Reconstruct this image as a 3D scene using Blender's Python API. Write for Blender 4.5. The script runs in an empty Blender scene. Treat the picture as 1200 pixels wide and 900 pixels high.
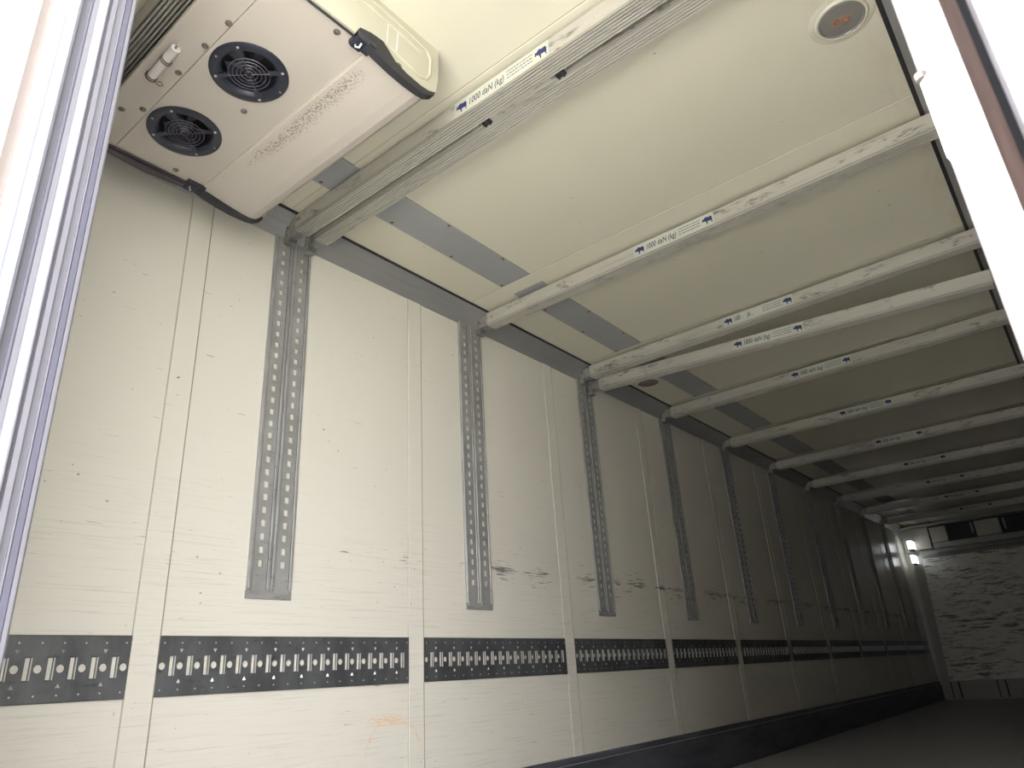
import bpy, bmesh, math, random
from mathutils import Matrix, Vector
from mathutils.geometry import tessellate_polygon

random.seed(7)
S = bpy.context.scene
COL = S.collection

# ------------------------------------------------------------------ camera
cam_d = bpy.data.cameras.new('camera')
cam = bpy.data.objects.new('camera', cam_d)
COL.objects.link(cam)
CAM = Vector((2.40743, 0.72386, 0.64979))
RX = Vector((0.77370159, 0.63091886, -0.05768219))
UP = Vector((0.28475967, -0.26497762, 0.9212485))
FW = Vector((-0.56594856, 0.72919699, 0.38467385))
m = Matrix.Identity(4)
for i in range(3):
    m[i][0], m[i][1], m[i][2], m[i][3] = RX[i], UP[i], -FW[i], CAM[i]
cam.matrix_world = m
cam_d.sensor_width = 36.0
cam_d.lens = 832.773 / 1200 * 36
cam_d.clip_start = 0.02
cam_d.dof.use_dof = True
cam_d.dof.focus_distance = 3.2
cam_d.dof.aperture_fstop = 18.0
S.camera = cam

# ------------------------------------------------------------------ light
world = bpy.data.worlds.new('sky')
S.world = world
world.use_nodes = True
wn = world.node_tree
wn.nodes.clear()
wo = wn.nodes.new('ShaderNodeOutputWorld')
bg = wn.nodes.new('ShaderNodeBackground')
bg.inputs['Color'].default_value = (0.95, 0.945, 1.0, 1)
bg.inputs['Strength'].default_value = 1.0
# overcast sky: three times brighter overhead than at the horizon
wt = wn.nodes.new('ShaderNodeTexCoord')
wx = wn.nodes.new('ShaderNodeSeparateXYZ')
wm = wn.nodes.new('ShaderNodeMapRange')
wm.inputs['From Min'].default_value, wm.inputs['From Max'].default_value = 0.0, 1.0
wm.inputs['To Min'].default_value, wm.inputs['To Max'].default_value = 0.5, 1.5
wn.links.new(wt.outputs['Generated'], wx.inputs[0])
wn.links.new(wx.outputs['Z'], wm.inputs['Value'])
wn.links.new(wm.outputs[0], bg.inputs['Strength'])
wn.links.new(bg.outputs[0], wo.inputs[0])

sun_d = bpy.data.lights.new('sun', 'SUN')
sun_d.energy = 1.6
sun_d.angle = math.radians(2)
sun_d.color = (1.0, 0.95, 0.87)
sun = bpy.data.objects.new('sun', sun_d)
COL.objects.link(sun)
sun.rotation_euler = Vector((0.18, -0.75, -0.85)).to_track_quat('-Z', 'Y').to_euler()

S.view_settings.view_transform = 'Standard'
S.view_settings.look = 'None'
S.view_settings.gamma = 1.0
S.view_settings.use_curve_mapping = False
S.view_settings.exposure = 4.7
S.cycles.max_bounces = 14
S.cycles.diffuse_bounces = 10
S.cycles.glossy_bounces = 5
S.cycles.sample_clamp_indirect = 6.0

# ------------------------------------------------------------------ dimensions
W, H = 2.523, 2.612
YD, YF = 1.08, 14.06          # door plane, front wall
D = 1.174                     # bay pitch
TY0, JY0 = 2.2780, 1.8508     # first track, first wall joint
ZG = -1.15

# ------------------------------------------------------------------ materials
MATS = {}


class NB:
    """small node-building helper"""
    def __init__(self, name):
        self.m = bpy.data.materials.new(name)
        self.m.use_nodes = True
        self.t = self.m.node_tree
        self.b = self.t.nodes['Principled BSDF']
        self.tc = self.t.nodes.new('ShaderNodeTexCoord')

    def n(self, t, **kw):
        o = self.t.nodes.new(t)
        for k, v in kw.items():
            setattr(o, k, v)
        return o

    def l(self, a, b):
        self.t.links.new(a, b)

    def coord(self, scale, loc=(0, 0, 0), rnd=False):
        mp = self.n('ShaderNodeMapping')
        mp.inputs['Scale'].default_value = scale
        mp.inputs['Location'].default_value = loc
        src = self.tc.outputs['Object']
        if rnd:
            oi = self.n('ShaderNodeObjectInfo')
            ml = self.n('ShaderNodeMath', operation='MULTIPLY')
            ml.inputs[1].default_value = 37.0
            self.l(oi.outputs['Random'], ml.inputs[0])
            ad = self.n('ShaderNodeVectorMath', operation='ADD')
            self.l(src, ad.inputs[0])
            self.l(ml.outputs[0], ad.inputs[1])
            src = ad.outputs[0]
        self.l(src, mp.inputs['Vector'])
        return mp.outputs[0]

    def noise(self, vec, scale=1.0, detail=4, rough=.6, dist=0.0):
        o = self.n('ShaderNodeTexNoise')
        o.inputs['Scale'].default_value = scale
        o.inputs['Detail'].default_value = detail
        o.inputs['Roughness'].default_value = rough
        o.inputs['Distortion'].default_value = dist
        self.l(vec, o.inputs['Vector'])
        return o.outputs['Fac']

    def ramp(self, fac, a, b, va=0.0, vb=1.0):
        o = self.n('ShaderNodeMapRange', interpolation_type='SMOOTHSTEP')
        for k, v in zip(('From Min', 'From Max', 'To Min', 'To Max'), (a, b, va, vb)):
            o.inputs[k].default_value = v
        self.l(fac, o.inputs['Value'])
        return o.outputs[0]

    def math(self, op, a, b=None):
        o = self.n('ShaderNodeMath', operation=op)
        for i, v in enumerate((a, b)):
            if v is None:
                continue
            if isinstance(v, (int, float)):
                o.inputs[i].default_value = v
            else:
                self.l(v, o.inputs[i])
        return o.outputs[0]

    def xyz(self):
        o = self.n('ShaderNodeSeparateXYZ')
        self.l(self.tc.outputs['Object'], o.inputs[0])
        return o.outputs

    def mix(self, fac, a, b):
        o = self.n('ShaderNodeMix', data_type='RGBA')
        for sock, v in ((o.inputs['A'], a), (o.inputs['B'], b)):
            pass
        A, B = o.inputs[6], o.inputs[7]
        for sock, v in ((A, a), (B, b)):
            if isinstance(v, tuple):
                sock.default_value = (*v, 1)
            else:
                self.l(v, sock)
        if isinstance(fac, (int, float)):
            o.inputs[0].default_value = fac
        else:
            self.l(fac, o.inputs[0])
        return o.outputs[2]

    def bump(self, h, strength=.3, dist=.002):
        o = self.n('ShaderNodeBump')
        o.inputs['Strength'].default_value = strength
        o.inputs['Distance'].default_value = dist
        self.l(h, o.inputs['Height'])
        self.l(o.outputs[0], self.b.inputs['Normal'])

    def done(self, col, rough=.5, metal=0.0, spec=.5):
        if isinstance(col, tuple):
            self.b.inputs['Base Color'].default_value = (*col, 1)
        else:
            self.l(col, self.b.inputs['Base Color'])
        if isinstance(rough, (int, float)):
            self.b.inputs['Roughness'].default_value = rough
        else:
            self.l(rough, self.b.inputs['Roughness'])
        self.b.inputs['Metallic'].default_value = metal
        self.b.inputs['Specular IOR Level'].default_value = spec
        return self.m


def simple(name, col, rough=.5, metal=0., var=.12, scale=9., spec=.5):
    b = NB(name)
    f = b.noise(b.coord((scale,) * 3), 1, 4)
    lo = tuple(c * (1 - var) for c in col)
    hi = tuple(min(1, c * (1 + var)) for c in col)
    return b.done(b.mix(f, lo, hi), rough, metal, spec)


def mat_wall():
    b = NB('wall_gelcoat')
    base = b.mix(b.noise(b.coord((1.2, 1.2, 1.2)), 1, 3), (.53, .515, .445), (.57, .552, .48))
    _, y, z = b.xyz()[0], b.xyz()[1], b.xyz()[2]
    # dirt drag marks along the wall, strongest at pallet-top height
    streak = b.noise(b.coord((1, 7, 150)), 1, 5, .62, 0.)
    patch = b.noise(b.coord((1, 2.3, 5)), 1, 3, .55)
    zb = b.math('SUBTRACT', z, 1.175)
    band = b.math('MULTIPLY', b.ramp(b.math('ABSOLUTE', zb), 0.0, .17, 1, 0),
                  b.math('MULTIPLY', b.ramp(patch, .42, .56), b.ramp(y, 2.2, 3.7, .25, 1)))
    line = b.math('MULTIPLY', b.ramp(b.math('ABSOLUTE', b.math('ADD', zb, -.012)), 0.0, .022, 1, 0), b.ramp(y, 2.6, 3.5))
    thr = b.math('ADD', b.math('ADD', streak, b.math('MULTIPLY', band, .12)), b.math('MULTIPLY', line, .10))
    marks = b.ramp(thr, .675, .72)
    streak2 = b.noise(b.coord((1, 2.8, 120), (3, 7, 1)), 1, 6, .75, 0.)
    low = b.ramp(z, 1.75, .9)
    soft = b.math('MULTIPLY', b.math('MULTIPLY', b.ramp(streak2, .50, .70), low), .50)
    specks = b.math('MULTIPLY', b.ramp(b.noise(b.coord((1, 34, 60)), 1, 2, .5), .72, .76), b.ramp(patch, .42, .58))
    col = b.mix(soft, base, (.36, .325, .28))
    col = b.mix(b.math('MULTIPLY', b.math('MAXIMUM', marks, specks), .85), col, (.11, .10, .10))
    # rust arc scraped on the second bay
    cy, cz = b.math('SUBTRACT', y, 2.90), b.math('SUBTRACT', z, .395)
    r = b.math('SQRT', b.math('ADD', b.math('MULTIPLY', cy, cy), b.math('MULTIPLY', b.math('MULTIPLY', cz, cz), 1.25)))
    wob = b.math('MULTIPLY', b.noise(b.coord((1, 9, 9)), 1, 5), .06)
    ring = b.ramp(b.math('ABSOLUTE', b.math('SUBTRACT', b.math('SUBTRACT', r, wob), .118)), 0.0, .013, 1, 0)
    ring = b.math('MULTIPLY', ring, b.ramp(cz, -.02, .08))
    ring = b.math('MULTIPLY', ring, b.ramp(b.noise(b.coord((1, 60, 60)), 1, 4), .38, .62))
    d2 = b.math('ADD', b.math('MULTIPLY', b.math('ADD', cy, .035), b.math('ADD', cy, .035)),
                b.math('MULTIPLY', b.math('MULTIPLY', b.math('SUBTRACT', cz, .135), b.math('SUBTRACT', cz, .135)), 22.))
    blot = b.math('MULTIPLY', b.ramp(d2, .0, .017, 1, 0), b.ramp(b.noise(b.coord((1, 40, 120)), 1, 4), .4, .6))
    col = b.mix(b.math('MULTIPLY', b.math('MAXIMUM', ring, blot), .75), col, (.60, .36, .20))
    b.bump(b.noise(b.coord((1, 1.3, 1.3)), 1, 1), .12, .008)
    return b.done(col, .22, 0, .5)


def mat_ceiling():
    b = NB('ceiling_gelcoat')
    base = b.mix(b.noise(b.coord((1.5, 1.5, 1.5)), 1, 3), (.50, .48, .375), (.54, .52, .41))
    spot = b.math('MULTIPLY', b.ramp(b.noise(b.coord((22, 40, 1)), 1, 2), .735, .765),
                  b.ramp(b.noise(b.coord((3, 3, 1)), 1, 2), .48, .6))
    smear = b.math('MULTIPLY', b.ramp(b.noise(b.coord((3.5, 22, 1)), 1, 5), .55, .8), .30)
    x = b.xyz()[0]
    edge = b.math('MULTIPLY', b.ramp(x, 2.22, 2.37), b.ramp(b.noise(b.coord((20, 6, 1)), 1, 4), .40, .7))
    col = b.mix(smear, base, (.50, .46, .38))
    col = b.mix(b.math('MULTIPLY', edge, .35), col, (.46, .34, .24))
    col = b.mix(b.math('MULTIPLY', spot, .8), col, (.14, .12, .10))
    b.bump(b.noise(b.coord((2, 2, 2)), 1, 2), .2, .008)
    return b.done(col, .36)


def mat_galv(name, col, dark, rough=.42, metal=.55, wear=.5, sc=(8, 8, 8)):
    b = NB(name)
    f = b.noise(b.coord(sc, rnd=True), 1, 5)
    c = b.mix(b.ramp(f, .3, .7), dark, col)
    s = b.ramp(b.noise(b.coord((sc[0] * 1.3, sc[1] * 1.3, sc[2] * 7), rnd=True), 1, 5, .65), .58, .74)
    c = b.mix(b.math('MULTIPLY', s, wear), c, tuple(v * .35 for v in dark))
    return b.done(c, rough, metal)


def mat_beam():
    b = NB('beam_aluminium')
    base = b.mix(b.noise(b.coord((.9, 90, 25), rnd=True), 1, 4), (.39, .375, .32), (.49, .47, .41))
    big = b.ramp(b.noise(b.coord((5.5, 12, 18), rnd=True), 1, 5, .6, .4), .54, .63)
    fine = b.ramp(b.noise(b.coord((22, 30, 120), (5, 3, 2), rnd=True), 1, 4, .7), .42, .62)
    lines = b.ramp(b.noise(b.coord((2.5, 160, 160), (1, 2, 8), rnd=True), 1, 3, .6), .60, .72)
    msk = b.math('MAXIMUM', b.math('MULTIPLY', big, fine), b.math('MULTIPLY', lines, .55))
    under = b.ramp(b.xyz()[2], -.074, -.070, .35, .88)
    col = b.mix(b.math('MULTIPLY', msk, under), base, (.10, .10, .095))
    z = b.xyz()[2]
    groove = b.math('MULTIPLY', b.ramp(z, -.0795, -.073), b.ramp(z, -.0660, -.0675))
    col = b.mix(b.math('MULTIPLY', groove, .42), col, (.09, .085, .075))  # rib grooves coloured darker, standing in for the shade inside them
    return b.done(col, .42, .25)


def mat_evap():
    b = NB('evaporator_enamel')
    base = b.mix(b.noise(b.coord((4, 4, 4)), 1, 4), (.375, .342, .29), (.415, .38, .325))
    o = b.xyz()
    d = b.math('ABSOLUTE', b.math('SUBTRACT', b.math('ADD', o[1], b.math('MULTIPLY', b.math('SUBTRACT', b.noise(b.coord((6, 6, 6)), 1, 2), .5), .04)), 1.772))
    band = b.math('MULTIPLY', b.ramp(d, .004, .042, 1, 0), b.math('MULTIPLY', b.ramp(o[0], .40, .62), b.ramp(o[0], 1.14, 1.05)))
    dots = b.noise(b.coord((170, 170, 170)), 1, 3, .6)
    dd = b.ramp(b.math('ADD', dots, b.math('MULTIPLY', band, .17)), .66, .72)
    dd = b.math('MULTIPLY', dd, b.ramp(band, .02, .25))
    col = b.mix(b.math('MULTIPLY', dd, .8), base, (.15, .118, .10))
    sp = b.ramp(b.noise(b.coord((30, 30, 30)), 1, 3), .74, .78)
    col = b.mix(b.math('MULTIPLY', sp, .6), col, (.22, .18, .14))
    return b.done(col, .42)


def mat_board():
    b = NB('stained_bulkhead_board')
    base = b.mix(b.noise(b.coord((5, 5, 12)), 1, 4), (.74, .73, .65), (.86, .84, .75))
    s1 = b.ramp(b.noise(b.coord((4, 1, 26)), 1, 7, .74, .3), .485, .575)
    s2 = b.ramp(b.noise(b.coord((2.2, 1, 5), (4, 0, 3)), 1, 4), .36, .58)
    col = b.mix(b.math('MULTIPLY', b.math('MULTIPLY', s1, s2), .8), base, (.045, .045, .05))
    s3 = b.ramp(b.noise(b.coord((9, 1, 60), (1, 0, 2)), 1, 4), .66, .70)
    col = b.mix(b.math('MULTIPLY', s3, .5), col, (.72, .68, .55))
    return b.done(col, .6)


def mat_emit(name, col, strength):
    mm = bpy.data.materials.new(name)
    mm.use_nodes = True
    bs = mm.node_tree.nodes['Principled BSDF']
    bs.inputs['Base Color'].default_value = (*col, 1)
    bs.inputs['Emission Color'].default_value = (*col, 1)
    bs.inputs['Emission Strength'].default_value = strength
    return mm


def mat_rusty():
    b = NB('rusty_brown_steel')
    c = b.mix(b.ramp(b.noise(b.coord((30, 30, 18)), 1, 5), .35, .7), (.017, .0085, .0065), (.032, .019, .015))
    return b.done(c, .8, 0, .15)


def mat_floor():
    b = NB('floor_dark_grit')
    c = b.mix(b.noise(b.coord((30, 6, 1)), 1, 6), (.28, .275, .28), (.40, .395, .395))
    b.bump(b.noise(b.coord((120, 120, 1)), 1, 3), .4, .002)
    return b.done(c, .55)


def mat_lens():
    b = NB('lamp_lens')
    o = b.xyz()
    ex = b.math('MULTIPLY', b.math('MULTIPLY', o[0], o[0]), 900)
    ey = b.math('MULTIPLY', b.math('MULTIPLY', o[1], o[1]), 2600)
    st = b.math('MULTIPLY', b.ramp(b.math('ADD', ex, ey), .2, 1.6, 1, 0), .75)
    c = b.mix(b.noise(b.coord((30, 30, 30)), 1, 4), (.14, .132, .12), (.20, .19, .172))
    c = b.mix(st, c, (.30, .17, .10))
    return b.done(c, .18)


def make_mats():
    M = MATS
    M['wall'] = mat_wall()
    M['ceiling'] = mat_ceiling()
    M['batten'] = simple('batten_gelcoat', (.55, .532, .462), .27, var=.03, scale=4)
    M['joint'] = simple('joint_sealant', (.30, .265, .21), .7)
    M['joint_light'] = simple('pale_sealant', (.80, .78, .72), .5, var=.06)
    M['cove'] = simple('cove_aluminium', (.26, .26, .25), .40, .35, .10, 3)
    M['strip'] = simple('grey_ceiling_strip', (.27, .278, .275), .45, .1, .08, 4)
    M['black'] = simple('black_rubber', (.018, .018, .020), .6)
    M['gap_black'] = simple('matt_black_rubber', (.004, .004, .0045), .8, spec=.05)
    M['groove_shade'] = simple('groove_shade_blue', (.12, .14, .17), .4, var=.06)  # bluish shade of grooves in the white door edge, put into the colour
    M['tan_seal'] = simple('tan_grey_seal', (.115, .10, .09), .45, var=.10, scale=30)
    M['track'] = mat_galv('track_steel', (.33, .33, .318), (.25, .25, .238), .42, .35, .5)
    M['plate'] = mat_galv('lashing_plate_steel', (.135, .142, .147), (.08, .084, .088), .42, .6, .6, (3, 9, 5))
    M['plate_lip'] = simple('bright_pressed_edge', (.52, .52, .50), .35, .6)
    M['kick'] = mat_galv('kick_plate', (.115, .118, .135), (.06, .062, .075), .5, .3, .4, (3, 2, 12))
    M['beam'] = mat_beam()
    M['beam_end'] = mat_galv('beam_end_steel', (.33, .325, .295), (.21, .21, .195), .42, .5, .6, (30, 30, 30))
    M['sticker'] = simple('white_sticker', (.46, .47, .405), .4, var=.06, scale=30)
    M['navy'] = simple('navy_print', (.012, .02, .10), .5)
    M['ink'] = simple('dark_print', (.03, .035, .06), .5)
    M['evap'] = mat_evap()
    M['evap_cap'] = simple('evaporator_cap_plastic', (.40, .388, .30), .38, var=.05, scale=5)
    M['fan_black'] = simple('fan_black_plastic', (.014, .016, .026), .38)
    M['fan_dark'] = simple('fan_recess', (.005, .005, .010), .7)
    M['guard'] = simple('guard_wire', (.075, .07, .085), .45)
    M['screw'] = simple('screw_steel', (.16, .14, .12), .45, .5)
    M['rust_screw'] = simple('rusted_screw', (.20, .09, .05), .8)
    M['pipe'] = simple('white_pipe', (.52, .49, .46), .35, var=.05)
    M['hose'] = simple('brown_black_hose', (.035, .025, .028), .45)
    M['board'] = mat_board()
    M['bulk_grey'] = simple('bulkhead_grey', (.40, .40, .37), .5, var=.12)
    M['dark_box'] = simple('dark_housing', (.02, .022, .03), .55)
    M['pale_box'] = simple('pale_duct_panel', (.50, .47, .40), .5, var=.08)
    M['lamp_on'] = mat_emit('lamp_diffuser_lit', (.93, .96, 1.0), .10)
    M['lens'] = mat_lens()
    M['lamp_ring'] = simple('lamp_ring_plastic', (.50, .48, .39), .4, var=.05)
    M['white_paint'] = simple('white_door_paint', (.50, .49, .488), .38, var=.04)
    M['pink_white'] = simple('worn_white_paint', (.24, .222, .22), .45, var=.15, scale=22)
    M['alu_light'] = simple('pale_aluminium', (.092, .090, .102), .35, .3, .06)
    M['lavender'] = simple('grey_rubber_seal', (.046, .046, .062), .35, 0, .08)
    M['slate'] = simple('dark_grey_seal', (.016, .0155, .020), .5)
    M['midgrey'] = simple('mid_grey_seal', (.030, .030, .036), .45)
    M['rusty'] = mat_rusty()
    M['floor'] = mat_floor()
    M['outer'] = simple('trailer_outer_skin', (.75, .75, .75), .4, var=.03)
    M['blocker'] = simple('blocker_grey', (.10, .10, .105), .7, var=.15, scale=1)
    M['ground'] = simple('yard_concrete', (.44, .43, .39), .9, var=.2, scale=.8)


make_mats()


# ------------------------------------------------------------------ mesh helpers
class MB:
    def __init__(self):
        self.v, self.f = [], []

    def add(self, vs, fs):
        k = len(self.v)
        self.v += [tuple(p) for p in vs]
        self.f += [tuple(i + k for i in q) for q in fs]
        return self

    def box(self, x0, x1, y0, y1, z0, z1):
        return self.add([(x0, y0, z0), (x1, y0, z0), (x1, y1, z0), (x0, y1, z0),
                         (x0, y0, z1), (x1, y0, z1), (x1, y1, z1), (x0, y1, z1)],
                        [(0, 3, 2, 1), (4, 5, 6, 7), (0, 1, 5, 4), (1, 2, 6, 5), (2, 3, 7, 6), (3, 0, 4, 7)])

    def prism(self, prof, a, b, axis):
        """closed profile swept along an axis: 'x' -> (y,z), 'y' -> (x,z), 'z' -> (x,y)"""
        def P(p, t):
            return {'x': (t, p[0], p[1]), 'y': (p[0], t, p[1]), 'z': (p[0], p[1], t)}[axis]
        n = len(prof)
        vs = [P(p, a) for p in prof] + [P(p, b) for p in prof]
        fs = [(i, (i + 1) % n, n + (i + 1) % n, n + i) for i in range(n)]
        tri = tessellate_polygon([[Vector((p[0], p[1], 0)) for p in prof]])
        for t in tri:
            fs.append(tuple(t))
            fs.append(tuple(n + i for i in reversed(t)))
        return self.add(vs, fs)

    def holed(self, outer, hole, t, d0, d1, axis):
        """flat face with one hole at depth d0 and the hole's inner walls to depth d1; 2D -> axis plane"""
        def P(p, w):
            return {'x': (w, p[0], p[1]), 'y': (p[0], w, p[1]), 'z': (p[0], p[1], w)}[axis]
        pts = list(outer) + list(hole)
        tri = tessellate_polygon([[Vector((*p, 0)) for p in outer], [Vector((*p, 0)) for p in hole]])
        self.add([P(p, d0) for p in pts], [tuple(q) for q in tri])
        n = len(hole)
        self.add([P(p, d0) for p in hole] + [P(p, d1) for p in hole],
                 [(i, (i + 1) % n, n + (i + 1) % n, n + i) for i in range(n)])
        return self

    def tube(self, pts, r, seg=8, closed=False):
        pts = [Vector(p) for p in pts]
        n = len(pts)
        vs, fs = [], []
        prev = None
        for i, p in enumerate(pts):
            if closed:
                d = pts[(i + 1) % n] - pts[i - 1]
            else:
                d = pts[min(i + 1, n - 1)] - pts[max(i - 1, 0)]
            d.normalize()
            if prev is None:
                ref = Vector((0, 0, 1)) if abs(d.z) < .9 else Vector((1, 0, 0))
                u = d.cross(ref).normalized()
            else:
                u = (prev - d * prev.dot(d)).normalized()
            prev = u
            w = d.cross(u)
            for k in range(seg):
                a = 2 * math.pi * k / seg
                vs.append(p + u * (r * math.cos(a)) + w * (r * math.sin(a)))
        rings = n if closed else n - 1
        for i in range(rings):
            j = (i + 1) % n
            for k in range(seg):
                fs.append((i * seg + k, i * seg + (k + 1) % seg, j * seg + (k + 1) % seg, j * seg + k))
        if not closed:
            fs.append(tuple(reversed(range(seg))))
            fs.append(tuple((n - 1) * seg + k for k in range(seg)))
        return self.add(vs, fs)

    def lathe(self, prof, c, seg=32, axis='z'):
        """profile of (radius, height) about an axis through c"""
        vs, fs = [], []
        for r, h in prof:
            for k in range(seg):
                a = 2 * math.pi * k / seg
                q = (r * math.cos(a), r * math.sin(a), h)
                if axis == 'x':
                    q = (q[2], q[0], q[1])
                elif axis == 'y':
                    q = (q[0], q[2], q[1])
                vs.append((c[0] + q[0], c[1] + q[1], c[2] + q[2]))
        for i in range(len(prof) - 1):
            for k in range(seg):
                fs.append((i * seg + k, i * seg + (k + 1) % seg, (i + 1) * seg + (k + 1) % seg, (i + 1) * seg + k))
        fs.append(tuple(reversed(range(seg))))
        fs.append(tuple((len(prof) - 1) * seg + k for k in range(seg)))
        return self.add(vs, fs)

    def mesh(self, name, mat, smooth=False):
        me = bpy.data.meshes.new(name)
        me.from_pydata(self.v, [], self.f)
        bm = bmesh.new()
        bm.from_mesh(me)
        bmesh.ops.remove_doubles(bm, verts=bm.verts, dist=1e-6)
        bmesh.ops.recalc_face_normals(bm, faces=bm.faces)
        bm.to_mesh(me)
        bm.free()
        me.materials.append(MATS[mat])
        if smooth:
            for p in me.polygons:
                p.use_smooth = True
            me.set_sharp_from_angle(angle=math.radians(35))
        return me

    def build(self, name, mat, parent=None, loc=None, smooth=False):
        return put(name, self.mesh(name, mat, smooth), parent, loc)


def put(name, me, parent=None, loc=None):
    o = bpy.data.objects.new(name, me)
    COL.objects.link(o)
    if parent:
        o.parent = parent
    if loc:
        o.location = loc
    return o


def tag(o, label=None, cat=None, group=None, kind=None):
    if label:
        o['label'] = label
    if cat:
        o['category'] = cat
    if group:
        o['group'] = group
    if kind:
        o['kind'] = kind
    return o


def empty(name, loc=(0, 0, 0)):
    o = bpy.data.objects.new(name, None)
    o.empty_display_size = .1
    COL.objects.link(o)
    o.location = loc
    return o


def struct(name, label=None):
    o = empty(name)
    return tag(o, label, None, None, 'structure')


def copy_tree(o, parent=None):
    c = o.copy()
    COL.objects.link(c)
    if parent:
        c.parent = parent
    for ch in list(o.children):
        copy_tree(ch, c)
    return c


ORD = ['first', 'second', 'third', 'fourth', 'fifth', 'sixth', 'seventh', 'eighth', 'ninth', 'tenth', 'eleventh', 'twelfth']

# ------------------------------------------------------------------ large structure
g = MB().box(-40, 40, -40, 50, ZG - .2, ZG).build('ground', 'ground')
tag(g, 'pale concrete yard outside the trailer', None, None, 'structure')

blocker = MB().box(-16, 5.8, -13, -6.5, ZG, 5.5).box(-16.4, 6.2, -13.4, -6.1, 5.5, 5.8).build('light_blocker', 'blocker')  # unseen block added behind the camera to keep horizon light off the far end
tag(blocker, 'added unseen dark hall standing across the yard behind the trailer', None, None, 'structure')

fl = MB().box(-.06, W + .06, YD - .12, YF + .06, -.12, 0).build('floor', 'floor')
tag(fl, 'dark gritty trailer floor', None, None, 'structure')

# left wall: backing slab, one panel per bay, battens over the joints
wl = MB().box(-.07, -.008, YD, YF + .06, -.02, H + .06).build('wall_left', 'outer')
tag(wl, 'cream panelled side wall of the trailer', None, None, 'structure')
joints = [JY0 + k * D for k in range(-1, 11)]
JW = .0443
edges = [YD] + [j for j in joints if j > YD] + [YF]
for a, b_ in zip(edges[:-1], edges[1:]):
    MB().box(-.008, 0, a + .0015, b_ - .0015, 0, H).build('wall_panel', 'wall', wl)
for j in joints:
    if j - JW < YD:
        continue
    # batten is a shallow flat strip with chamfered edges and sealant lines
    MB().prism([(-.001, j - JW), (.0035, j - JW + .002), (.0035, j + JW - .002), (-.001, j + JW)], .262, 2.535, 'z').build('batten', 'wall', wl)
    MB().box(-.001, .0012, j - JW - .0022, j - JW + .0002, .262, 2.53).build('joint_line', 'joint', wl)
    MB().box(-.001, .0042, j + JW - .0004, j + JW + .0020, .262, 2.53).build('joint_line', 'joint', wl)

wr = MB().box(W, W + .07, YD, YF + .06, -.02, H + .06).build('wall_right', 'wall')
tag(wr, 'cream side wall hidden past the door post', None, None, 'structure')
wf = MB().box(-.008, W, YF, YF + .06, 0, H).build('wall_front', 'wall')
tag(wf, 'front end wall of the trailer', None, None, 'structure')

# ceiling: slab, one panel per bay, battens across
ce = MB().box(-.008, W, YD, YF, H + .006, H + .06).build('ceiling', 'outer')
tag(ce, 'cream panelled trailer ceiling', None, None, 'structure')
cj = [2.235 + k * D * .997 for k in range(-0, 11)]
edges = [YD] + cj + [YF]
for a, b_ in zip(edges[:-1], edges[1:]):
    MB().box(0.0, W, a + .001, min(b_, YF) - .001, H, H + .006).build('ceiling_panel', 'ceiling', ce)
for j in cj:
    MB().prism([(j - .052, H + .001), (j - .048, H - .0018), (j + .043, H - .0018), (j + .047, H + .001)], .12, W - .16, 'x').build('ceiling_batten', 'ceiling', ce)
    MB().box(.12, W - .16, j - .0545, j - .0518, H - .0008, H + .001).build('joint_line', 'joint', ce)

# coves along both top edges
def cove(name, side, xc, label):
    t = struct(name, label)
    s, x0 = (1, 0.0) if side < 0 else (-1, W)
    p1 = [(0, 2.5266), (.004, 2.5266), (.028, 2.552), (.052, 2.572), (xc - .016, H - .004), (xc - .016, H), (0, H)]
    MB().prism([(x0 + s * a, z) for a, z in p1], YD, YF, 'y').build('cove_profile', 'cove', t)
    MB().prism([(x0 + s * a, z) for a, z in [(.052, 2.5695), (.055, 2.5715), (.058, 2.5785), (.055, 2.578)]], YD, YF, 'y').build('cove_bead', 'cove', t)
    MB().box(min(x0 + s * (xc - .016), x0 + s * xc), max(x0 + s * (xc - .016), x0 + s * xc), YD, YF, H - .0035, H).build('shadow_gap_seal', 'black', t)
    return t


cove('trim_1', -1, .1141, 'grey aluminium cove between cream side wall and ceiling')
cove('trim_2', 1, .1546, 'grey aluminium cove over the hidden side wall, beside door post')

# long grey strip on the ceiling with rusty screws
t3 = struct('trim_3', 'flat grey strip with rusty screws running along the ceiling')
for k in range(11):
    a = max(YD, cj[k - 1] + .047 if k else YD)
    b_ = cj[k] - .056
    MB().box(.3418, .5357, a, b_ if k else cj[0] + .05, H - .004, H).build('strip_length', 'strip', t3)
MB().box(.3418, .5357, cj[10] + .05, YF, H - .004, H).build('strip_length', 'strip', t3)
scr = MB().lathe([(.001, -.003), (.006, -.0025), (.0085, 0)], (0, 0, 0), 10).mesh('strip_screw', 'rust_screw')
for k in range(26):
    put('strip_screw', scr, t3, (.357, 1.766 + .391 * k, H - .004))
    put('strip_screw', scr, t3, (.527, 1.964 + .391 * k, H - .004))

# kick plate along the bottom of the wall
kb = struct('baseboard_left', 'dark metal kick plate along the foot of the wall')
MB().prism([(0, 0), (.020, 0), (.020, .205), (.012, .222), (.012, .258), (.006, .2645), (0, .2645)], YD, YF, 'y').build('kick_plate', 'kick', kb)
MB().prism([(.012, .2305), (.0155, .2305), (.0155, .2335), (.012, .2335)], YD, YF, 'y').build('kick_ridge', 'plate_lip', kb)
kr = struct('baseboard_right', 'dark metal kick plate along the hidden wall')
MB().prism([(W, 0), (W - .020, 0), (W - .020, .21), (W - .008, .2645), (W, .2645)], YD, YF, 'y').build('kick_plate', 'kick', kr)

# ------------------------------------------------------------------ rear frame and closed door leaf
df = struct('trim_4', 'white rear door frame with rusty strip beside the camera')
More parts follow.
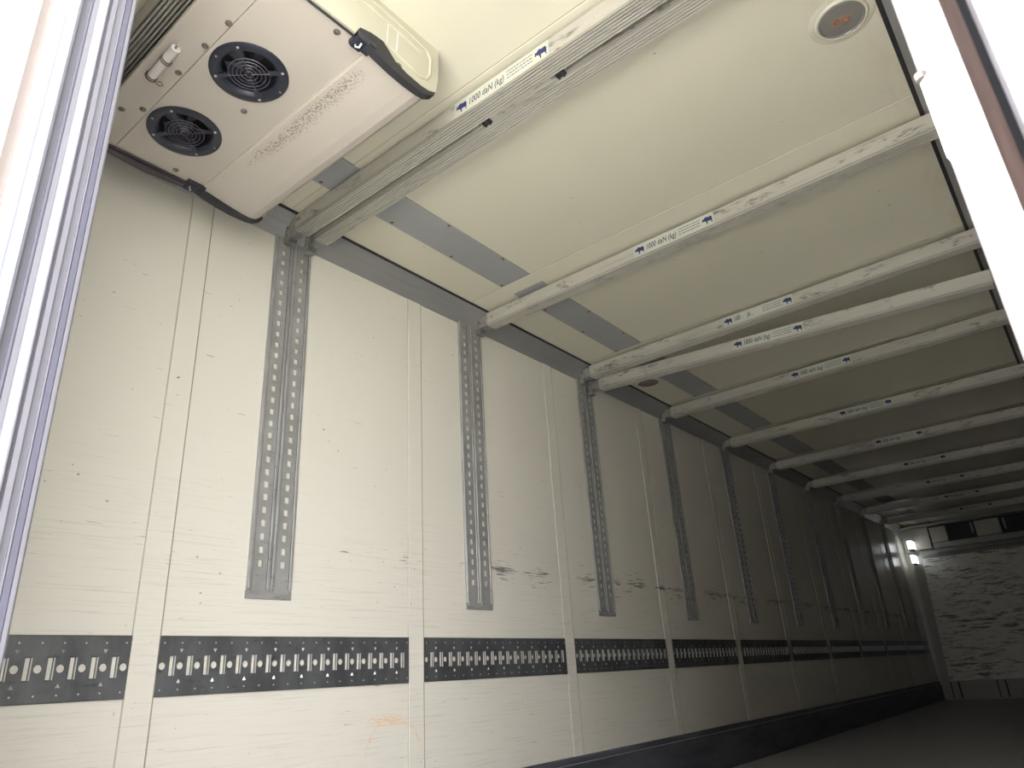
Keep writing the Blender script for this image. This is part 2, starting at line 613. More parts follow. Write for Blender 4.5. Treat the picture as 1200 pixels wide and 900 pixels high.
# right post: faces step outwards towards the yard
MB().prism([(2.4078, 1.20), (2.4120, 1.165), (2.4160, 1.17), (2.52, 1.20)], -.1, H + .1, 'z').build('inner_seal', 'pink_white', df)
MB().prism([(2.4108, 1.158), (2.4118, 1.15), (2.4258, 1.078), (2.44, 1.078), (2.52, 1.16)], -.1, H + .1, 'z').build('post_face', 'white_paint', df, smooth=False)
MB().prism([(2.4262, 1.077), (2.4294, 1.032), (2.44, 1.030), (2.46, 1.077)], -.1, H + .1, 'z').build('rusty_hinge_strip', 'rusty', df)
MB().prism([(2.4296, 1.031), (2.4316, 1.020), (2.45, 1.020), (2.46, 1.029)], -.1, H + .1, 'z').build('black_gap_seal', 'gap_black', df)
MB().prism([(2.4318, 1.019), (2.4314, .995), (2.46, .995), (2.46, 1.019)], -.1, H + .1, 'z').build('edge_trim', 'alu_light', df)
MB().prism([(2.4313, .994), (2.4330, .985), (2.4370, .955), (2.4365, .930), (2.4420, .880), (2.60, .880), (2.60, .994)], -.1, H + .1, 'z').build('outer_post', 'pink_white', df)
MB().box(2.455, 2.60, 1.0, YD + .1, -.1, H + .1).build('post_core', 'outer', df)
MB().box(-.07, 2.60, .94, YD, H + .0, H + .14).build('header', 'white_paint', df)
MB().box(-.07, 2.60, .96, YD, -.14, -.002).build('sill', 'rusty', df)
MB().box(-.10, -.002, .94, YD, -.1, H + .1).build('left_post', 'white_paint', df)
lv = MB()
lv.prism([(2.4068, 1.150), (2.4125, 1.143), (2.4150, 1.150), (2.4090, 1.160)], .915, .972, 'z')
lv.build('latch_lever', 'white_paint', df)
MB().lathe([(.0035, 0), (.004, .004), (.002, .006)], (2.4085, 1.150, .974), 10).build('latch_bolt', 'screw', df)

dl = struct('door_1', 'closed rear door leaf, its edge with grey rubber seals')
Z0, Z1 = -.06, H - .005
MB().box(.002, 1.250, 1.000, 1.072, Z0, Z1).build('leaf_panel', 'white_paint', dl)
XE = 1.26
BANDS = [  # y0, y1, face x at y0, face x at y1, material, name
    (.845, .885, .000, .000, 'pink_white', 'outer_lip'),
    (.885, .899, .003, .003, 'white_paint', 'outer_lip'),
    (.899, .912, -.006, -.004, 'groove_shade', 'outer_band'),  # shaded groove of the white edge, painted darker
    (.912, .934, .004, .004, 'white_paint', 'outer_lip'),
    (.934, .953, .003, -.004, 'tan_seal', 'outer_band'),
    (.953, .970, .004, .004, 'white_paint', 'edge_trim'),
    (.970, .989, -.004, -.002, 'groove_shade', 'outer_band'),
    (.989, .9925, .001, .001, 'midgrey', 'edge_trim'),
    (.9925, 1.0045, -.006, -.006, 'slate', 'rubber_seal'),
    (1.0045, 1.0075, .000, .000, 'lavender', 'rubber_seal'),
    (1.0075, 1.0095, -.003, -.003, 'slate', 'rubber_seal'),
    (1.0095, 1.0175, .001, .001, 'alu_light', 'edge_trim'),
    (1.0175, 1.031, -.002, .002, 'lavender', 'rubber_seal'),
    (1.031, 1.033, .003, .003, 'alu_light', 'edge_trim'),
    (1.033, 1.039, -.005, -.005, 'slate', 'rubber_seal'),
    (1.039, 1.047, .001, .001, 'alu_light', 'edge_trim'),
    (1.047, 1.0575, -.005, -.004, 'midgrey', 'rubber_seal'),
    (1.0575, 1.060, .001, .001, 'alu_light', 'edge_trim'),
    (1.060, 1.0612, -.003, -.003, 'slate', 'rubber_seal'),
    (1.0612, 1.0700, .001, .000, 'lavender', 'edge_trim'),
    (1.0700, 1.0712, -.003, -.003, 'slate', 'rubber_seal'),
    (1.0712, 1.0768, .001, .001, 'alu_light', 'edge_trim'),
    (1.0768, 1.0795, -.001, -.001, 'black', 'rubber_seal'),
]
for y0, y1, a, b_, mt, nm in BANDS:
    MB().prism([(XE - .02, y0), (XE + a, y0), (XE + b_, y1), (XE - .02, y1)], Z0, Z1, 'z').build(nm, mt, dl)

# ------------------------------------------------------------------ lashing plates on the wall
PITCH = .0587
ZC = .757


def plate_mesh(n, y_left, y_right, name, first):
    """pressed plate; first = y of the first round hole"""
    mb, lips, shade_bars, dots = MB(), MB(), MB(), MB()
    z0, z1 = .6671 - ZC, .8475 - ZC
    X1, X0 = .005, .0005
    cur = y_left
    k = 0
    while cur < y_right - 1e-4:
        c = first + k * PITCH
        a = cur
        mid = c + PITCH * .27
        mid = min(mid, y_right)
        circ = [(c + .0112 * math.cos(2 * math.pi * i / 14), .0112 * math.sin(2 * math.pi * i / 14)) for i in range(14)]
        if c + .012 < mid and c - .012 > a:
            mb.holed([(a, z0), (mid, z0), (mid, z1), (a, z1)], circ, 0, X1, X0, 'x')
        else:
            mb.add([(X1, a, z0), (X1, mid, z0), (X1, mid, z1), (X1, a, z1)], [(0, 1, 2, 3)])
        cur = mid
        if cur >= y_right - 1e-4:
            break
        s = c + PITCH * .5
        e = min(c + PITCH * .73, y_right)
        if s + .007 < e:
            sl = [(s - .0065, -.0295), (s + .0065, -.0295), (s + .0065, .0295), (s - .0065, .0295)]
            mb.holed([(cur, z0), (e, z0), (e, z1), (cur, z1)], sl, 0, X1, X0, 'x')
            lips.box(X1, X1 + .0042, s + .0078, s + .0105, -.0300, .0300)  # paler than the plate: the light caught by the lip is in its colour
            shade_bars.box(X1, X1 + .0035, s - .008, s + .011, .0302, .0335)  # dark bars stand in for the shading above and below the slot
            shade_bars.box(X1, X1 + .0035, s - .008, s + .008, -.0335, -.0302)
        else:
            mb.add([(X1, cur, z0), (X1, e, z0), (X1, e, z1), (X1, cur, z1)], [(0, 1, 2, 3)])
        cur = e
        k += 1
    for j in range(k + 1):
        c = first + j * PITCH
        if c > y_right - .01 or c < y_left + .01:
            continue
        if j % 2 == 1:
            for sg in (1, -1):
                q = sg * .0475
                sg_ = -sg
                lips.add([(X1 + .0002, c - .0065, q - sg_ * .004), (X1 + .0002, c + .0065, q - sg_ * .004), (X1 + .0002, c, q + sg_ * .008),
                          (X1 + .005, c, q - sg_ * .004)], [(0, 1, 3), (1, 2, 3), (2, 0, 3), (0, 2, 1)])
        for q in (.070, -.071):
            dots.box(X1, X1 + .0015, c - .0022, c + .0022, q - .0022, q + .0022)
    # returned edges
    mb.box(X0, X1, y_left, y_right, z1 - .0012, z1 + .0012)
    mb.box(X0, X1, y_left, y_right, z0 - .0012, z0 + .0012)
    mb.box(X0, X1, y_left - .0012, y_left + .0012, z0, z1)
    mb.box(X0, X1, y_right - .0012, y_right + .0012, z0, z1)
    return mb.mesh(name, 'plate'), lips.mesh('slot_lips', 'plate_lip'), shade_bars.mesh('slot_shade_bars', 'kick'), dots.mesh('rivet_dots', 'plate_lip')


def add_plate(meshes, y, label):
    root = tag(empty('lashing_plate', (0, y, ZC)), label, 'lashing plate', 'lashing plates in a row along the wall')
    put('slotted_plate', meshes[0], root)
    for me, nm in zip(meshes[1:], ('slot_lip', 'slot_shade_bar', 'rivet_dot')):
        o = put(nm, me, root)
        o['kind'] = 'stuff'
    return root


gap = JW + .002
full = plate_mesh(20, gap, D - gap, 'slotted_plate', gap + .0140)
part0 = plate_mesh(14, YD + .09 - JY0, -gap, 'slotted_plate', 1.556 - JY0 - PITCH * 6)
add_plate(part0, JY0, 'slotted dark lashing plate cut off by the closed door leaf')
proto = None
for k in range(10):
    lab = 'dark slotted lashing plate on the wall, %s whole one from the door' % ORD[k]
    if proto is None:
        proto = add_plate(full, JY0, lab)
    else:
        c = copy_tree(proto)
        c.location = (0, JY0 + k * D, ZC)
        c['label'] = lab
lastlen = YF - .12 - (JY0 + 10 * D)
if lastlen > .15:
    last = plate_mesh(3, gap, lastlen, 'slotted_plate', gap + .0105)
    add_plate(last, JY0 + 10 * D, 'short dark slotted lashing plate ending at the front bulkhead')

# ------------------------------------------------------------------ vertical load tracks
ZB = .984


def make_track():
    root = empty('load_track')
    hz = 2.575 - ZB
    bp = MB().box(0, .003, -.094, .094, 0, hz)
    bp.build('back_plate', 'track', root)
    for s in (-1, 1):
        mb = MB()
        yc = s * .0475
        y0, y1 = yc - .032, yc + .032
        z = 1.079 - ZB
        mb.box(.003, .0085, y0, y1, .012, z)
        while z < hz - .03:
            zc = z + .025
            hole = [(yc - .0085, zc - .012), (yc + .0085, zc - .012), (yc + .0085, zc + .012), (yc - .0085, zc + .012)]
            mb.holed([(y0, z), (y1, z), (y1, z + .05), (y0, z + .05)], hole, 0, .0085, .0032, 'x')
            z += .05
        mb.box(.003, .0085, y0, y1, z, hz)
        mb.build('perforated_channel', 'track', root)
        # pale wall panel seen through the holes
        MB().box(.0030, .0034, yc - .010, yc + .010, 1.085 - ZB, 2.50 - ZB).build('channel_back', 'batten', root)
        for q in (-.0385, .0385):
            MB().prism([(.003, yc + q - .0065), (.011, yc + q - .0065), (.013, yc + q - .0045), (.013, yc + q + .0045), (.011, yc + q + .0065), (.003, yc + q + .0065)],
                       .028, hz, 'z').build('channel_flange', 'track', root)
    for yy in (-.0785, -.0165, .0165, .0785):
        MB().box(.0084, .0092, yy - .0016, yy + .0016, .03, hz).build('flange_shade_line', 'kick', root)  # dark strip painting the shaded gap between flange and web
    MB().prism([(0, -.096), (.006, -.096), (.006, .096), (0, .096)], -.006, .022, 'z').build('end_plate', 'track', root)
    return root


tr = make_track()
tr.location = (0, TY0, ZB)
TG = 'vertical load tracks along the wall'
tag(tr, 'wide double row perforated steel wall track nearest the evaporator', 'load track', TG)
for k in range(1, 10):
    c = copy_tree(tr)
    c.location = (0, TY0 + k * D, ZB)
    tag(c, 'perforated steel wall track, %s one counted from the evaporator' % ORD[k], 'load track', TG)

# ------------------------------------------------------------------ load beams
XL, XR = .1137, 2.409
BULL = [(.00, .52), (.03, .62), (.055, .80), (.02, .98), (.075, .84), (.12, .74), (.20, .80), (.30, .93), (.42, .97), (.52, .90), (.66, .86),
        (.82, .90), (.93, .86), (.985, .70), (.985, .42), (.955, .30), (.975, .04), (.90, .02), (.875, .28), (.80, .34), (.60, .36),
        (.50, .33), (.52, .10), (.50, .00), (.43, .02), (.41, .22), (.36, .36), (.28, .42), (.20, .50), (.10, .46), (.05, .40)]


def text_mesh(body, size, shear, name):
    cu = bpy.data.curves.new(name, 'FONT')
    cu.body = body
    cu.size = size
    cu.shear = shear
    cu.space_character = 1.05
    cu.extrude = .0001
    cu.offset = .0005
    tmp = bpy.data.objects.new('tmp_text', cu)
    COL.objects.link(tmp)
    dg = bpy.context.evaluated_depsgraph_get()
    dg.update()
    me = bpy.data.meshes.new_from_object(tmp.evaluated_get(dg))
    bpy.data.objects.remove(tmp)
    bpy.data.curves.remove(cu)
    w = max(v.co.x for v in me.vertices)
    # stand the text up in the XZ plane, facing -y
    for v in me.vertices:
        x, y, z = v.co
        v.co = (x, -z, y)
    me.materials.clear()
    me.materials.append(MATS['ink'])
    me.name = name
    return me, w


T1000, TW = text_mesh('1000 daN (kg)', .040, .18, 'capacity_text')
T100, TW2 = text_mesh('100  .  (k ,', .040, .18, 'capacity_text')


def bull_mesh(w, h):
    mb = MB()
    mb.prism([(p[0] * w, p[1] * h) for p in BULL], -.0003, 0, 'y')
    return mb.mesh('bull_emblem', 'navy')


BULLM = bull_mesh(.050, .042)


def beam_profile():
    p = [(0.0, 0.0), (.070, 0.0), (.070, -.074)]
    n = 6
    for i in range(n):                     # ribbed underside
        a = .070 - (i + .08) * .070 / n
        c = .070 - (i + .55) * .070 / n
        e = .070 - (i + .63) * .070 / n
        q = .070 - (i + 1.0) * .070 / n
        p += [(a, -.080), (c, -.080), (e, -.0672), (q, -.0672)]
    p += [(-.0015, -.080), (-.0015, -.070), (0, -.068)]
    return p


def make_beam():
    root = empty('load_beam')
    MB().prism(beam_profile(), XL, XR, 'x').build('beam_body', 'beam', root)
    for s in (0, 1):
        def X(v):
            return v if s == 0 else W - v
        a, b_ = sorted((X(.030), X(.150)))
        h = MB()
        xc = X(.085)
        hole = [(xc - .013, -.046), (xc + .013, -.044), (xc + .013, -.034), (xc - .013, -.036)]
        h.holed([(a, -.070), (b_, -.070), (b_, -.006), (a, -.006)], hole, 0, .008, .016, 'y')
        h.add([(xc - .014, .016, -.05), (xc + .014, .016, -.05), (xc + .014, .016, -.03), (xc - .014, .016, -.03)], [(0, 1, 2, 3)])
        h.box(a, b_, .0081, .062, -.070, -.006)
        sl = h.build('end_sleeve', 'beam_end', root)
        MB().lathe([(.0065, 0), (.0055, -.004), (.001, -.005)], (X(.046), .008, -.030), 10, 'y').build('bolt', 'screw', sl)
        # hook that clips in the track: an open square bracket
        k = MB()
        x0, x1 = sorted((X(.016), X(.052)))
        k.box(x0, x1, .012, .016, -.100, -.066)
        k.box(x0, x1, .054, .058, -.100, -.066)
        k.box(x0, x1, .012, .058, -.069, -.066)
        k.box(x0, x1, .012, .058, -.100, -.097)
        k.build('track_hook', 'beam_end', root)
    MB().lathe([(.006, -.0), (.005, -.003), (.001, -.004)], (XL + .035, 0, -.035), 10, 'y').build('bolt', 'beam_end', root)
    lb = MB().box(1.074, 1.496, -.0012, .0002, -.0665, -.0015).build('capacity_sticker', 'sticker', root)
    for x in (1.082, 1.438):
        put('bull_emblem', BULLM, lb, (x, -.0012, -.057))
    t = put('capacity_text', T1000, lb, (1.140, -.00125, -.047))
    t.scale = (.165 / TW, 1, 1)
    ln = MB()
    rr = random.Random(3)
    for i in range(3):
        x = 1.318
        z = -.018 - i * .014
        while x < 1.425:
            w = rr.uniform(.004, .013)
            ln.box(x, min(x + w, 1.428), -.0015, -.0012, z - .0018, z + .0018)
            x += w + .003
    ln.build('small_print', 'ink', lb)['kind'] = 'stuff'
    return root


bm0 = make_beam()
BG = 'load beams stowed under the ceiling'
zb = H - .020
ca, cb = TY0 - .0475 - .035, TY0 + .0475 - .035      # front faces for the two columns
tag(bm0, 'ribbed aluminium load beam behind the evaporator, beside the closed door leaf', 'load beam', BG, 'thing')
bm0.location = (0, 1.285, zb)


def beam(y, z, lab, slope=0.0, worn=False):
    o = copy_tree(bm0)
    o.location = (0, y, z)
    o.rotation_euler = (0, math.atan(slope), 0)
    tag(o, lab, 'load beam', BG, 'thing')
    if worn:
        for ch in o.children:
            if ch.name.startswith('capacity_sticker'):
                for g_ in ch.children:
                    if g_.name.startswith('capacity_text'):
                        g_.data = T100
    return o


b1a = beam(2.207, zb, 'load beam in front of evaporator, nearer of the close pair, scratched sticker')
b1b = beam(2.308, zb + .002, 'load beam in front of evaporator, farther of the close pair, ribbed underside')
sp = MB()
for x in (1.13, 1.46):
    sp.box(x, x + .035, -.0295, -.0018, -.076, -.070)
    sp.box(x + .004, x + .010, -.0295, -.0018, -.0805, -.076)
    sp.box(x + .022, x + .030, -.0295, -.0018, -.0805, -.076)
sp.build('spacer_clip', 'black', b1b)['kind'] = 'stuff'
MB().box(1.14, 1.48, -.0300, .0005, -.066, -.040).build('spacer_bar', 'beam', b1b)
beam(TY0 + D + .033, zb, 'single level load beam with clean 1000 daN sticker, next to round lamp')
beam(TY0 + 2 * D + ca - TY0 + .003, zb, 'level load beam with half worn sticker, right behind a drooping beam', 0, True)
beam(TY0 + 2 * D + .0125 + .010, 2.540, 'load beam that hangs lower and droops to one end', .0585)
for k in range(3, 10):
    beam(ca + k * D, zb, 'level dusty load beam, %s one deeper than the drooping beam' % ORD[k - 3])

# ------------------------------------------------------------------ round ceiling lamps
def lamp(x, y, label):
    root = tag(empty('ceiling_lamp', (x, y, H)), label, 'ceiling lamp', 'round lamps on the ceiling')
    MB().lathe([(.104, 0), (.104, -.003), (.098, -.005), (.088, -.006), (.086, -.0045), (.084, -.0095), (.079, -.013), (.074, -.012), (.074, 0)], (0, 0, 0), 40).build('lamp_ring', 'lamp_ring', root, smooth=True)
    MB().lathe([(.0738, -.004), (.0738, -.010), (.068, -.0125), (.066, -.010), (.055, -.0105), (.03, -.0115), (.001, -.012)], (0, 0, 0), 36).build('lens', 'lens', root, smooth=True)
    el = MB()
    pts = [(-.016 + .009 * math.cos(a), .008 * math.sin(a) - .006, -.0135) for a in [i * math.pi / 5 for i in range(10)]]
    el.tube(pts, .0022, 6, True)
    pts = [(.012 + .012 * math.cos(a), .008 * math.sin(a) + .003, -.0135) for a in [i * math.pi / 5 for i in range(10)]]
    el.tube(pts, .0022, 6, True)
    el.build('rusted_fitting', 'rust_screw', root)['label'] = 'rusted brown fitting in the lens middle'
    return root


lamp(2.263, 2.808, 'round dusty grey ceiling lamp with rusty middle, beside the door post')
lamp(.235, 5.150, 'round ceiling lamp half hidden above the drooping load beam')

# ------------------------------------------------------------------ evaporator unit
ev = tag(empty('evaporator_unit'), 'cream ceiling cooling unit with two black fan grilles', 'cooling unit')
X0, X1 = .232, 1.168
ZP = 2.400
# housing body: bottom slightly above the sheet panels, rounded front lower edge
prof = [(1.375, H), (1.375, 2.412), (1.419, 2.412), (1.419, 2.475), (1.7295, 2.475), (1.7295, 2.408), (1.90, 2.385), (1.935, 2.384), (1.972, 2.405), (1.985, 2.46), (1.99, H)]
MB().prism(prof, X0 + .004, X1 - .002, 'x').build('housing', 'evap', ev)
# rear sheet
MB().prism([(1.316, 2.412), (1.316, 2.4015), (1.319, 2.400), (1.4185, 2.400), (1.4185, 2.412)], X0 - .01, X1 + .004, 'x').build('rear_panel', 'evap', ev)


def fan_plate():
    mb = MB()
    y0, y1 = 1.4205, 1.728
    cuts = [X0, .647, X1]
    for (a, b_), c in zip(zip(cuts[:-1], cuts[1:]), ((.460, 1.541), (.834, 1.546))):
        hole = [(c[0] + .112 * math.cos(2 * math.pi * i / 40), c[1] + .112 * math.sin(2 * math.pi * i / 40)) for i in range(40)]
        mb.holed([(a, y0), (b_, y0), (b_, y1), (a, y1)], hole, 0, ZP, ZP + .012, 'z')
    mb.add([(X0, y0, ZP), (X1, y0, ZP), (X1, y0, ZP + .012), (X0, y0, ZP + .012)], [(0, 1, 2, 3)])
    mb.add([(X0, y1, ZP), (X1, y1, ZP), (X1, y1, ZP + .012), (X0, y1, ZP + .012)], [(0, 1, 2, 3)])
    return mb


fan_plate().build('fan_panel', 'evap', ev)
fp = [(1.7305, 2.404), (1.7305, 2.397), (1.737, 2.3945), (1.76, 2.392), (1.83, 2.380), (1.89, 2.372), (1.925, 2.370), (1.950, 2.376), (1.968, 2.392),
      (1.978, 2.42), (1.984, 2.46), (1.975, 2.46), (1.96, 2.41), (1.93, 2.386), (1.89, 2.386)]
MB().prism(fp, X0, X1, 'x').build('front_panel', 'evap', ev)
MB().box(X0, X1, 1.7265, 1.7310, ZP - .003, ZP + .004).build('panel_seam', 'evap_cap', ev)

# end caps: rounded side profile with pressed groove
def cap(xa, xb, mat, name):
    p = [(1.362, H), (1.362, 2.50), (1.330, 2.50), (1.330, 2.425), (1.342, 2.402), (1.68, 2.402), (1.76, 2.398), (1.85, 2.383), (1.92, 2.376), (1.950, 2.378), (1.978, 2.392),
         (1.995, 2.418), (2.005, 2.47), (2.010, 2.53), (2.012, H)]
    o = MB().prism(p, xa, xb, 'x').build(name, mat, ev)
    return o


rc = cap(1.168, 1.184, 'evap_cap', 'end_cap')
cap(.212, .232, 'evap_cap', 'end_cap')
gr = MB()
loop = [(1.385, 2.585), (1.60, 2.585), (1.86, 2.578), (1.955, 2.566), (1.972, 2.54), (1.968, 2.47), (1.950, 2.438), (1.92, 2.430), (1.80, 2.448), (1.76, 2.452)]
gr.tube([(1.184, a, b_) for a, b_ in loop], .006, 6)
gr.build('pressed_rib', 'evap_cap', rc, smooth=True)
gr = MB()
gr.tube([(1.184, a, b_) for a, b_ in [(1.385, 2.552), (1.62, 2.552), (1.84, 2.545), (1.925, 2.535)]], .005, 6)
gr.build('pressed_rib', 'evap_cap', rc, smooth=True)
gr = MB()
for y in (1.785, 1.825):
    gr.tube([(1.1842, y, 2.46), (1.1842, y + .006, 2.545)], .0012, 5)
gr.build('pressed_line', 'joint_light', rc)['kind'] = 'stuff'

# black clip and rubber edge along the lower rim of the cap, mirrored on the other end
for xx, sg in ((1.176, 1), (.226, -1)):
    cl = MB()
    rim = [(1.36, 2.396), (1.60, 2.396), (1.70, 2.396)]
    cl.tube([(xx, a, b_) for a, b_ in rim], .0045, 6)
    cl.build('rubber_edge', 'black', ev)
    st = MB()
    outer = [(1.668, 2.404), (1.678, 2.426), (1.720, 2.440), (1.765, 2.444), (1.785, 2.428), (1.815, 2.402), (1.86, 2.390), (1.92, 2.386), (1.955, 2.390), (1.984, 2.404),
             (1.978, 2.386), (1.95, 2.366), (1.92, 2.359), (1.86, 2.357), (1.80, 2.362), (1.745, 2.372), (1.70, 2.384), (1.668, 2.390)]
    a, b_ = sorted((xx - sg * .008, xx + sg * .016))
    st.prism(outer, a, b_, 'x')
    st.build('rubber_strap', 'black', ev)
    ck = MB()
    a, b_ = sorted((xx - sg * .024, xx + sg * .020))
    ck.prism([(1.668, 2.402), (1.668, 2.386), (1.676, 2.380), (1.705, 2.380), (1.712, 2.388), (1.735, 2.386), (1.735, 2.404)], a, b_, 'x')
    ck.build('corner_clip', 'fan_black', ev)
    MB().tube([(xx - sg * .010, 1.682, 2.382), (xx - sg * .010, 1.682, 2.372), (xx - sg * .002, 1.690, 2.370), (xx + sg * .008, 1.690, 2.378)], .003, 6).build('clip_wire', 'plate_lip', ev)

# brown hose along the wall-side end
hs = MB()
hp = []
for i in range(15):
    t = i / 14
    hp.append((.208 - .006 * math.sin(t * math.pi), 1.345 + t * .35, 2.402 - .010 * math.sin(t * math.pi)))
hs.tube(hp, .014, 10)
hs.build('drain_hose', 'hose', ev, smooth=True)

for (x, y) in ((.413, 1.358), (.46, 1.403), (.681, 1.404), (.83, 1.406), (.949, 1.410), (.684, 1.621), (1.148, 1.629), (.26, 1.614)):
    s_ = MB()
    s_.lathe([(.0105, 0), (.0105, -.0016), (.0065, -.003), (.0055, -.006), (.001, -.0065)], (0, 0, 0), 12)
    s_.build('screw', 'screw', ev, (x, y, ZP - .0002))
s_ = MB()
s_.lathe([(.0115, 0), (.0115, .0016), (.007, .003), (.006, .006), (.001, .0065)], (0, 0, 0), 12, 'x')
s_.build('screw', 'screw', ev, (1.184, 1.835, 2.405))

# fans: recessed black grille each
for (x, y) in ((.460, 1.541), (.834, 1.546)):
    fr = MB().lathe([(.1155, 0), (.1155, -.0045), (.111, -.0065), (.090, -.0065), (.0785, -.004), (.072, .004), (.0715, .03), (.0735, .03), (.080, .001)], (0, 0, 0), 44)
    # ring shape is open in the middle: add bottom of the recess separately
    o = MB()
    seg = 44
    prof_ = [(.1155, 0), (.1155, -.0045), (.111, -.0070), (.096, -.0070), (.088, -.0045), (.080, .004), (.078, .050)]
    vs, fs = [], []
    for r, h in prof_:
        for k in range(seg):
            a = 2 * math.pi * k / seg
            vs.append((r * math.cos(a), r * math.sin(a), h))
    for i in range(len(prof_) - 1):
        for k in range(seg):
            fs.append((i * seg + k, i * seg + (k + 1) % seg, (i + 1) * seg + (k + 1) % seg, (i + 1) * seg + k))
    o.add(vs, fs)
    fan = o.build('fan_grille', 'fan_black', ev, (x, y, ZP), smooth=True)
    MB().lathe([(.0785, .048), (.0785, .052)], (0, 0, 0), 32).build('fan_recess', 'fan_dark', fan)
    hub = MB().lathe([(.020, .048), (.020, .010), (.017, .004), (.001, .004)], (0, 0, 0), 20)
    hub.build('fan_hub', 'fan_black', fan)
    bl = MB()
    for k in range(5):
        a = 2 * math.pi * k / 5
        ca_, sa_ = math.cos(a), math.sin(a)
        def P(r, t, h):
            return (r * ca_ - t * sa_, r * sa_ + t * ca_, h)
        bl.add([P(.018, -.010, .018), P(.072, -.024, .020), P(.072, .020, .036), P(.018, .008, .034)], [(0, 1, 2, 3)])
    bl.build('fan_blades', 'fan_black', fan)['kind'] = 'stuff'
    for r in (.012, .024, .036, .048, .060):
        gd = MB().tube([(r * math.cos(2 * math.pi * i / 32), r * math.sin(2 * math.pi * i / 32), -.006) for i in range(32)], .0014, 5, True)
        gd.build('guard_ring', 'guard', fan, smooth=True)
    for a in (math.radians(40), math.radians(130), math.radians(220), math.radians(310)):
        c_, s__ = math.cos(a), math.sin(a)
        MB().tube([(.006 * c_, .006 * s__, -.0075), (.066 * c_, .066 * s__, -.0075)], .0013, 5).build('guard_spoke', 'guard', fan)
        # arms from the guard to the rim with pale bolt heads
        ar = MB()
        n_ = (-s__, c_)
        w = .009
        ar.add([(r * c_ + t * n_[0], r * s__ + t * n_[1], h) for r, t, h in
                ((.058, -w * .8, -.005), (.058, w * .8, -.005), (.096, w, -.0072), (.096, -w, -.0072), (.058, -w * .8, -.001), (.058, w * .8, -.001), (.096, w, -.003), (.096, -w, -.003))],
               [(0, 1, 2, 3), (7, 6, 5, 4), (0, 4, 5, 1), (1, 5, 6, 2), (2, 6, 7, 3), (3, 7, 4, 0)])
        ar.build('guard_arm', 'fan_black', fan)
        MB().lathe([(.0045, 0), (.004, -.002), (.001, -.0025)], (.101 * c_, .101 * s__, -.0068), 10).build('guard_bolt', 'plate_lip', fan)
    for a in (math.radians(85), math.radians(265)):
        MB().lathe([(.004, 0), (.0035, -.002), (.001, -.0025)], (.103 * math.cos(a), .103 * math.sin(a), -.0068), 10).build('guard_bolt', 'beam_end', fan)

# white pipe clamped to the rear sheet: a fixture of the unit
pp = MB()
zc = ZP - .016
pp.tube([(.618, 1.352, zc), (.70, 1.351, zc), (.775, 1.350, zc)], .0135, 14)
pipe = pp.build('drain_pipe', 'pipe', ev, smooth=True)
for x in (.625, .715):
    cm = MB()
    for dx in (-.0045, .0045):
        cm.tube([(x + dx, 1.3515 + .0150 * math.cos(a), zc + .0150 * math.sin(a)) for a in [math.pi * 2 * i / 18 for i in range(18)]], .0022, 6, True)
    cm.build('pipe_clamp', 'screw', pipe)
MB().box(.775, .792, 1.345, 1.350, zc - .004, zc + .004).build('pipe_nozzle', 'beam_end', pipe)
MB().tube([(.612, 1.37, zc), (.606, 1.385, zc), (.616, 1.392, zc), (.624, 1.382, zc), (.618, 1.372, zc)], .0016, 5).build('clip_wire', 'screw', pipe)

# ------------------------------------------------------------------ front bulkhead and cooling unit outlet
YB = 13.95
bh = tag(empty('front_bulkhead', (0, YB, 0)), 'scuffed and stained white bulkhead board standing across the front end', 'bulkhead')
MB().prism([(.165, .262), (2.40, .262), (2.40, 2.07), (.262, 2.07), (.235, 2.0)], 0, .03, 'y').build('scuffed_board', 'board', bh)
MB().prism([(.040, .0), (.165, .0), (.165, .262), (.2350, 2.0), (.262, 2.07), (.262, 2.20), (.130, 2.20), (.105, 2.0)], .004, .035, 'y').build('side_strip', 'bulk_grey', bh)
MB().box(.040, 2.48, .006, .03, 0.0, .262).build('foot_panel', 'bulk_grey', bh)
for x in (.181, .785, 1.39, 1.99):
    MB().box(x - .02, x - .006, .002, .01, .02, .250).build('foot_slot', 'dark_box', bh)
    v = MB()
    for i in range(5):
        v.box(x - .002 + i * .016, x + .008 + i * .016, -.004, .006, .030, .238)
    v.build('foot_vent', 'bulk_grey', bh)['kind'] = 'stuff'
    MB().box(x + .085, x + .105, .002, .01, .02, .250).build('foot_slot', 'dark_box', bh)
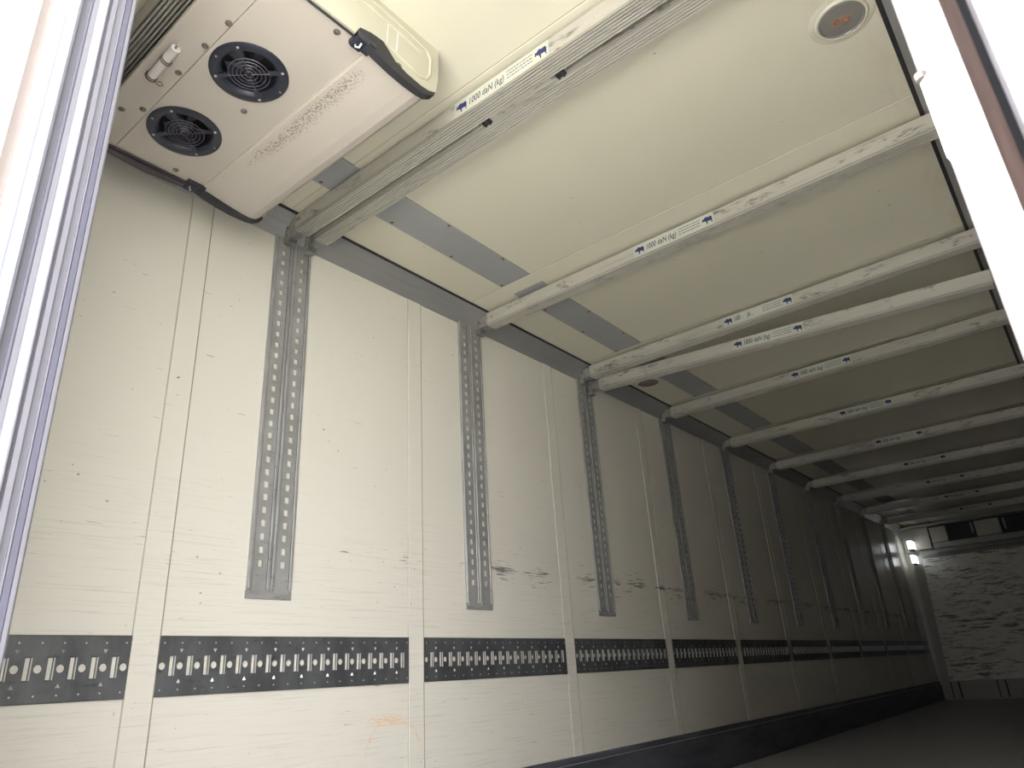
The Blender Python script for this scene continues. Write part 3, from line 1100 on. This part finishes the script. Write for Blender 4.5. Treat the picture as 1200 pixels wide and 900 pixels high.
MB().prism([(0, 2.07), (-.05, 2.11), (-.05, 2.13), (.02, 2.20), (.03, 2.20), (.03, 2.07)], .262, 2.44, 'x').build('top_ledge', 'bulk_grey', bh)
rl = MB()
for i in range(46):
    x = .50 + i * .042
    rl.box(x, x + .022, -.056, -.05, 2.112, 2.128)
rl.build('ledge_perforation', 'dark_box', bh)['kind'] = 'stuff'

ru = tag(empty('air_outlet_unit', (0, YF - .01, 0)), 'dark air outlet box with pale panels above the stained bulkhead', 'air outlet')
MB().box(.215, 2.42, -.02, 0, 2.205, 2.585).build('outlet_back', 'dark_box', ru)
MB().box(.05, 2.46, -.26, -.02, 2.565, 2.585).box(.02, .215, -.02, -.01, 2.2, 2.565).build('outlet_hood', 'bulk_grey', ru)
MB().box(.215, .432, -.13, -.03, 2.215, 2.550).build('pale_panel', 'pale_box', ru)
MB().box(.456, .684, -.13, -.03, 2.290, 2.530).build('pale_panel', 'pale_box', ru)
MB().box(1.089, 1.415, -.13, -.03, 2.300, 2.530).build('pale_panel', 'pale_box', ru)
MB().box(1.83, 2.16, -.13, -.03, 2.300, 2.530).build('pale_panel', 'pale_box', ru)
for x in (1.03, 1.462, 2.20):
    MB().box(x, x + .022, -.12, -.03, 2.36, 2.52).build('outlet_slat', 'bulk_grey', ru)
MB().box(.456, 2.42, -.12, -.03, 2.205, 2.285).build('outlet_sill', 'bulk_grey', ru)

for i, (z0, z1, x0, x1) in enumerate(((2.215, 2.345, .135, .200), (1.995, 2.125, .135, .180))):
    r_ = tag(empty('strip_light', (0, 0, 0)), ['bright white light slot above the other one in the far corner', 'bright white light slot below the other one in the far corner'][i],
             'light', 'light slots in the far front corner')
    MB().box(x0 - .012, x1 + .006, 13.70, 13.945, z0 - .012, z0).build('light_frame', 'dark_box', r_)
    MB().box(x0 - .012, x1 + .006, 13.70, 13.945, z1, z1 + .012).build('light_frame', 'dark_box', r_)
    MB().box(x0, x1, 13.66, 13.945, z0, z1).build('light_diffuser', 'lamp_on', r_)
